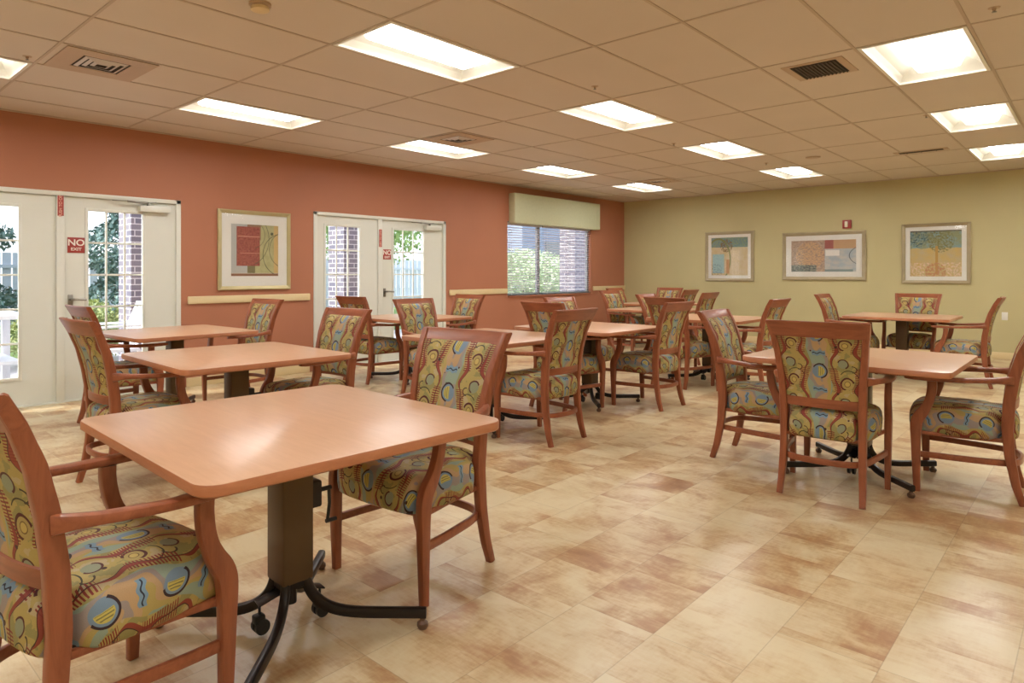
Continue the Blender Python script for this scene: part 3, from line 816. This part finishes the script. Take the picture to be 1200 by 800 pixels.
CH = [
 (-1.978, .622, 97.5, 'patterned armchair cut off by the left edge, seat nearly under the front table'),
 (-2.09, 1.87, 274, 'patterned armchair on the far side of the front table, beside the crank handle'),
 (-4.18, 1.51, 91, 'patterned armchair left of the front table, seen side-on, drawn up to the second left table'),
 (-4.01, 2.61, 272, 'patterned armchair at the right end of the second nearest left table'),
 (-5.92, 2.01, 91, 'patterned armchair nearest the NO EXIT door, half hidden behind the side-on left chair'),
 (-6.08, 3.14, 274, 'patterned armchair against the terracotta wall below the right side of the abstract picture'),
 (-6.13, 4.82, 92, 'patterned armchair before the second double door showing a plain wooden top rail behind another chair'),
 (-4.78, 4.52, -3, 'patterned armchair facing us before the lever handle of the second double door'),
 (-5.62, 5.58, 266, 'patterned armchair right of the second double door, behind the small far table'),
 (-3.08, 4.03, 179, 'patterned armchair seen from behind, right of the table with pale window glare'),
 (-3.61, 5.10, 84, 'patterned armchair with its back to us under the window, tucked beneath the centre table'),
 (-3.10, 5.71, 178, 'patterned armchair seen from behind on the right side of the centre table'),
 (-3.38, 6.97, 83, 'patterned armchair with its back to us, partly behind the right chair of the centre table'),
 (-1.655, 4.585, 2, 'patterned armchair facing right, on the left side of the right foreground table'),
 (-1.13, 4.19, 93.5, 'patterned armchair with its full back to us, nearest at the right foreground table'),
 (-.57, 4.77, 184, 'patterned armchair at the right edge of the photo facing left'),
 (-2.23, 9.12, -1, 'patterned armchair on the left of the far right table, under the wide picture'),
 (-1.72, 9.81, 268, 'patterned armchair facing us behind the column of the far right table'),
 (-1.12, 9.20, 182, 'patterned armchair on the right of the far right table, facing left'),
 (-2.70, 7.11, 179, 'patterned armchair just above left of the full-back foreground chair, facing left'),
 (-4.18, 8.82, 181, 'patterned armchair before the khaki wall, directly below the leftmost square picture'),
 (-5.05, 8.71, -1, 'patterned armchair facing right nearest the room corner below the end of the cream rail'),
 (-5.93, 10.30, 0, 'dim patterned armchair right in the room corner, behind the chair below the cream rail'),
 (-3.83, 7.60, 3, 'narrow-looking patterned armchair facing right, just left of the chair behind the centre table'),
 (-5.70, 10.95, 267, 'patterned armchair with only its fabric back top showing against the khaki wall'),
 (-5.10, 10.20, 181, 'patterned armchair from behind, farthest row, just left of the one below the square picture'),
 (-3.97, 5.92, -3, 'patterned armchair mostly hidden, showing only its back top under the window sill'),
]
for k, (x, y, th, lab) in enumerate(CH):
    o = chair0 if k == 0 else copy_tree(chair0)
    o.location = (x, y, 0); o.rotation_euler = (0, 0, R(th-90))
    tag(o, lab, 'chair', 'patterned dining armchairs')

# ------------------------------------------------------------------ table
def make_table():
    t = empty('dining_table'); S = 1.067/2; rr = .065; zt, th = .727, .032
    def outline(S, r, n=6):
        out = []
        for cx, cy, a0 in ((S-r, S-r, 0), (-S+r, S-r, 90), (-S+r, -S+r, 180), (S-r, -S+r, 270)):
            for k in range(n+1): out.append((cx+r*math.cos(R(a0+90*k/n)), cy+r*math.sin(R(a0+90*k/n))))
        return out
    MB().rings([[(x, y, zt-th) for x, y in outline(S-.012, rr-.01)], [(x, y, zt-.0005) for x, y in outline(S-.0015, rr-.0015)], [(x, y, zt) for x, y in outline(S-.003, rr-.003)]]).build('tabletop', 'laminate', t, smooth=30)
    MB().rings([[(x, y, z) for x, y in outline(S+e, rr+e)] for e, z in ((-.006, zt-th-.001), (0, zt-th+.004), (0, zt-.004), (-.0022, zt-.0005), (-.008, zt-.001), (-.010, zt-th))]+[], cap=False).build('edge_band', 'edge', t)
    # mounting plate
    mb = MB().box((-.20, -.035, zt-th-.022), (.20, .035, zt-th-.001), .003).box((-.035, -.20, zt-th-.0225), (.035, .20, zt-th-.0012), .003).box((-.10, -.10, zt-th-.03), (.10, .10, zt-th-.003), .004)
    mb.build('mounting_plate', 'black_metal', t)
    cw = .058
    MB().box((-cw, -cw, .175), (cw, cw, .665), .006, 2).build('column', 'bronze', t)
    MB().box((-.048, -.048, .15), (.048, .048, .69), .004).build('inner_column', 'black_metal', t)
    for q in range(4):
        a = R(45+90*q); ca, sa = math.cos(a), math.sin(a)
        prof = [(.050, .225), (.056, .17), (.075, .125), (.11, .090), (.16, .068), (.23, .058), (.34, .056), (.475, .056)]
        path = smooth_path([(r_*ca, r_*sa, z) for r_, z in prof], 4)
        lg = MB().sweep(path, (.030, .036), (0, 0, 1) if False else (-sa, ca, 0), .3).build('leg', 'black_metal', t)
        MB().lathe([(.008, .044), (.010, .030), (.019, .022), (.020, .012), (.015, .002), (.006, 0), (0, 0)], (.462*ca, .462*sa, 0), 16).build('glide', 'glide', lg)
    # caster bracket
    mb = MB().sweep([(-.02, -.115, .115), (-.01, -.05, .135), (0, 0, .145), (.01, .05, .135), (.02, .115, .115)], (.05, .005), (1, 0, 0))
    mb.tube([(0, 0, .09), (0, 0, .17)], .022)
    mb.build('caster_bracket', 'black_metal', t)
    for s in (-1, 1):
        cs = MB().tube([(s*.02, s*.105, .112), (s*.02, s*.105, .075)], .005, 8).box((s*.02-.017, s*.105-.022, .048), (s*.02+.017, s*.105+.016, .078), .007).build('caster', 'black_rubber', t)
        mb = MB()
        for e in (-.013, .013):
            cx = s*.02+e
            mb.tube([(cx-.007, s*.105+.004, .038), (cx+.007, s*.105+.004, .038)], .026, 18)
        mb.build('caster_wheel', 'black_rubber', cs)
    # height crank on the +Y face
    ck = MB().box((-.03, cw-.002, .405), (.035, cw+.050, .500), .008).build('crank_box', 'black_metal', t)
    mb = MB().tube([(.002, cw+.045, .455), (.002, cw+.105, .455)], .0085, 10)
    mb.sweep([(.002, cw+.096, .462), (.004, cw+.098, .40), (.006, cw+.088, .335)], (.012, .006), (0, 1, 0))
    mb.tube([(.006, cw+.082, .337), (.006, cw+.125, .337)], .0075, 10)
    mb.build('crank_handle', 'black_rubber', ck)
    return t
tab0 = make_table()
TB = [(-2.05, 1.25, -2, 'large wood-top table in the left foreground with crank and casters visible'),
      (-3.98, 2.04, -2, 'wood-top table directly behind the foreground one, second from the front on the left'),
      (-5.95, 2.47, 2, 'wood-top table closest to the glazed door with the larger NO EXIT sign'),
      (-3.63, 4.07, 0, 'wood-top table with pale window glare, partly hidden by the chair behind the front table'),
      (-3.57, 5.44, -2, 'wood-top table in the centre with a rounded corner toward us, below the window'),
      (-5.90, 5.20, 0, 'wood-top table in front of the double door beside the window, far left'),
      (-1.09, 4.66, 0, 'wood-top table in the right foreground behind the chair with its full back to us'),
      (-1.75, 9.42, 0, 'wood-top table at the far right under the rightmost pictures, its pedestal clearly seen'),
      (-3.30, 7.50, 0, 'wood-top table beyond the centre, left of the right foreground table, dark pedestal showing'),
      (-4.62, 8.78, 0, 'wood-top table near the room corner, seen above the centre table'),
      (-5.48, 10.42, 0, 'wood-top table farthest back in the corner, only its edge showing')]
for k, (x, y, rz, lab) in enumerate(TB):
    o = tab0 if k == 0 else copy_tree(tab0)
    o.location = (x, y, 0); o.rotation_euler = (0, 0, R(rz))
    tag(o, lab, 'table', 'square dining tables')

# ------------------------------------------------------------------ outdoors
struct(MB().box((-11.5, -8, -.12), (XL-T, 26, -.03)).build('ground', 'patio', smooth=0))
struct(MB().box((-45, -30, -.16), (-11.5, 60, -.04)).build('ground', 'lawn', smooth=0))
for k, (y, lab) in enumerate(((3.18, 'brick pillar outside the door with the NO EXIT sign, partly behind the white chair'), (6.48, 'brick pillar outside the left leaf of the double door nearer the window'), (13.08, 'brick pillar seen through the right pane of the blinds'))):
    p = empty('brick_pillar', (-9.22, y+.22, -.03)); tag(p, lab, 'pillar', 'brick porch pillars')
    MB().box((-.22, -.22, 0), (.22, .22, 3.0)).build('shaft', 'brick', p, smooth=0)
    MB().box((-.27, -.27, 2.9), (.27, .27, 3.05), .01).build('cap', 'patio', p)
# white patio chair
pc = empty('patio_chair', (-8.42, 2.72, -.03), R(180)); tag(pc, 'white resin patio chair outside the glazed door by the brick pillar', 'chair')
MB().box((-.27, -.26, .36), (.27, .25, .40), .015).build('seat', 'white_plastic', pc)
mb = MB()
for k in range(5): mb.sweep([(-.20+.1*k, -.24, .40), (-.21+.105*k, -.30, .65), (-.22+.11*k, -.42, .92)], (.075, .018), (1, 0, 0))
mb.sweep([(-.25, -.415, .90), (.25, -.415, .90)], (.05, .03), (0, 0, 1)); mb.build('backrest', 'white_plastic', pc)
for s in (-1, 1):
    MB().sweep(smooth_path([(s*.27, -.32, .66), (s*.29, -.1, .66), (s*.29, .15, .655), (s*.28, .27, .62)], 4), (.025, .07), (0, 0, 1)).build('arm', 'white_plastic', pc)
    MB().sweep([(s*.26, .25, 0), (s*.27, .22, .38), (s*.28, .20, .65)], (.045, .05), (1, 0, 0)).build('leg', 'white_plastic', pc)
    MB().sweep([(s*.25, -.33, 0), (s*.25, -.24, .38)], (.045, .05), (1, 0, 0)).build('leg', 'white_plastic', pc)
pt_ = empty('patio_table', (-8.75, 1.42, -.03)); tag(pt_, 'white patio table outside the door leaf at the left edge', 'table')
MB().box((-.5, -.75, .78), (.5, .52, .83), .012).build('tabletop', 'white_plastic', pt_)
for sx in (-1, 1):
    for sy in (-.68, .45): MB().box((sx*.44-.04, sy-.04, 0), (sx*.44+.04, sy+.04, .78), .008).build('leg', 'white_plastic', pt_)
MB().box((-.42, -.66, .30), (.42, .43, .34), .008).build('shelf', 'white_plastic', pt_)

def foliage(name, c, r, n, leaf, mat, parent, shape='ball', seed=1):
    rnd = random.Random(seed); mb = MB()
    for k in range(n):
        while True:
            p = Vector((rnd.uniform(-1, 1), rnd.uniform(-1, 1), rnd.uniform(-1, 1)))
            if p.length < 1: break
        p = p.normalized()*(.55+.5*rnd.random()*1.0) if shape == 'ball' else p
        if shape == 'cone':
            h = (rnd.random())**1.3; rad = (1-h)*(.75+.25*math.sin(h*38))*math.sqrt(rnd.random()*.6+.4); an = rnd.uniform(0, 2*PI)
            p = Vector((rad*math.cos(an), rad*math.sin(an), h*2-1))
        q = Vector((c[0]+p.x*r[0], c[1]+p.y*r[1], c[2]+p.z*r[2]))
        a = Vector((rnd.gauss(0, 1), rnd.gauss(0, 1), rnd.gauss(0, 1))).normalized(); b = a.orthogonal().normalized(); s_ = leaf*(.6+.8*rnd.random())
        mb.add([q-a*s_, q-b*s_*.5, q+a*s_, q+b*s_*.5], [(0, 1, 2, 3)])
    return mb.build(name, mat, parent, smooth=0, fix=False)
def tree(loc, h, rad, kind, label, seed, mat, n, leaf):
    t = empty(kind, loc); tag(t, label, 'tree')
    if kind == 'conifer_tree':
        MB().tube([(0, 0, 0), (0, 0, h*.95)], [.16, .03]).build('trunk', 'bark', t)
        foliage('foliage', (0, 0, h*.52), (rad, rad, h*.48), n, leaf, mat, t, 'cone', seed)
    else:
        rnd = random.Random(seed); mb = MB()
        mb.tube([(0, 0, 0), (.03, .02, h*.35)], [.09, .06])
        for k in range(9):
            an = rnd.uniform(0, 2*PI); mb.tube([(.02, .01, h*(.2+.02*k)), (.35*rad*math.cos(an), .35*rad*math.sin(an), h*.55), (.8*rad*math.cos(an+.3), .8*rad*math.sin(an+.3), h*.85)], [.035, .022, .01], 7)
        mb.build('trunk', 'bark', t)
        foliage('foliage', (0, 0, h*.70), (rad, rad, h*.34), n, leaf, mat, t, 'ball', seed)
tree((-14.0, 5.3, -.04), 7.5, 2.1, 'conifer_tree', 'dark blue-green conifer seen through the door with the NO EXIT sign', 3, 'conifer', 26000, .05)
tree((-16.2, 1.9, -.04), 8.5, 2.0, 'conifer_tree', 'blue-green conifer at the top of the leftmost door glass', 4, 'conifer', 26000, .055)
tree((-12.0, 9.3, -.04), 3.9, 1.5, 'young_tree', 'light green leafy tree seen through the farther double door', 5, 'leaf', 7000, .05)
tree((-14.6, 9.6, -.04), 6.0, 1.6, 'leafy_tree', 'leafy tree outdoors behind the brick pillar of the farther double door', 8, 'leaf', 12000, .06)
def shrub(loc, r, label, seed, mat, n=6000, leaf=.03):
    s = empty('shrub', loc); tag(s, label, 'shrub')
    foliage('foliage', (0, 0, r[2]*.9), r, n, leaf, mat, s, 'ball', seed)
    MB().tube([(0, 0, 0), (0, 0, r[2]*.9)], .03).build('stem', 'bark', s)
shrub((-10.6, 2.95, -.03), (.7, .8, .48), 'pale rounded shrub outside behind the white patio chair', 11, 'hedge')
shrub((-10.8, 1.1, -.03), (.7, .9, .45), 'low shrub outside behind the white patio table', 12, 'hedge')
shrub((-10.9, 5.9, -.03), (.6, .7, .4), 'low green shrub at the foot of the farther brick pillar', 13, 'leaf')
shrub((-11.3, 14.0, -.03), (1.5, 1.9, 1.0), 'large pale round bush filling the left pane of the blinds', 14, 'flower', 16000, .045)
shrub((-10.3, 16.8, -.03), (.7, .7, .45), 'small yellow-green bush seen in the right pane of the blinds', 15, 'leaf')
f = empty('picket_fence', (-18.0, 0, -.04)); tag(f, 'pale board fence at the back of the garden', 'fence')
mb = MB()
for k in range(150): mb.box((-.01, -6+k*.2, .1), (.012, -6+k*.2+.17, 1.75))
mb.build('boards', 'fence', f, smooth=0)
MB().box((.012, -6, .4), (.06, 24, .48)).box((.012, -6, 1.4), (.06, 24, 1.48)).build('rail', 'fence', f, smooth=0)
bld = empty('neighbouring_building', (-20, 24, 0)); tag(bld, 'blue-grey sided building beyond the blinds', 'building')
g = G('grey_siding'); _, _, z_ = g.xyz(g.pos())
M['siding'] = g.done(g.mix(g.less(g.f('FRACT', g.f('DIVIDE', z_, .18)), .1), lin((140, 152, 176)), lin((100, 110, 130))), .7)
M['roofing'] = flat('dark_shingles', (92, 90, 96), .9)
MB().box((-3, -3.0, 0), (3, 6, 4.2)).build('wall', 'siding', bld, smooth=0)
MB().add([(-3.4, -3.4, 4.2), (3.4, -3.4, 4.2), (3.4, 6.4, 4.2), (-3.4, 6.4, 4.2), (0, -3.4, 6), (0, 6.4, 6)], [(0, 1, 2, 3), (0, 4, 1), (3, 2, 5), (1, 4, 5, 2), (0, 3, 5, 4)]).build('roof', 'roofing', bld, smooth=0)
MB().box((3.0, -1.5, 1.2), (3.05, -.3, 2.6)).build('window', 'win_frame', bld, smooth=0)

# ------------------------------------------------------------------ light
W = bpy.data.worlds.new('sky'); sc.world = W; W.use_nodes = True
nt = W.node_tree; bg = nt.nodes['Background']
sky = nt.nodes.new('ShaderNodeTexSky'); sky.sky_type = 'NISHITA' if hasattr(sky, 'sun_elevation') else sky.sky_type
sky.sun_elevation = R(38); sky.sun_rotation = R(200); sky.sun_disc = False; sky.air_density = 1; sky.dust_density = 3
mx = nt.nodes.new('ShaderNodeMix'); mx.data_type = 'RGBA'; mx.inputs[0].default_value = .6; mx.inputs[7].default_value = (5.5, 6.0, 6.8, 1)
nt.links.new(sky.outputs[0], mx.inputs[6]); nt.links.new(mx.outputs[2], bg.inputs[0]); bg.inputs[1].default_value = .40
sl = bpy.data.lights.new('sun', 'SUN'); sl.energy = 4.0; sl.angle = R(2); sl.color = (1, .96, .9)
so = bpy.data.objects.new('sun', sl); col.objects.link(so)
so.rotation_euler = Vector((.45, .75, -.75)).to_track_quat('-Z', 'Y').to_euler()

# ------------------------------------------------------------------ camera
cam = bpy.data.cameras.new('camera'); co = bpy.data.objects.new('camera', cam); col.objects.link(co)
co.location = (0, 0, EYE); co.rotation_euler = (R(90), 0, .7626)
cam.sensor_width = 36; cam.lens = 779.2/1200*36
cam.shift_x = (600-548)/1200; cam.shift_y = -(400-320.3)/1200
cam.clip_end = 200; cam.clip_start = .05
sc.camera = co
vs_ = sc.view_settings; vs_.view_transform = 'Standard'; vs_.look = 'None'; vs_.gamma = 1; vs_.use_curve_mapping = False
vs_.exposure = 0.28
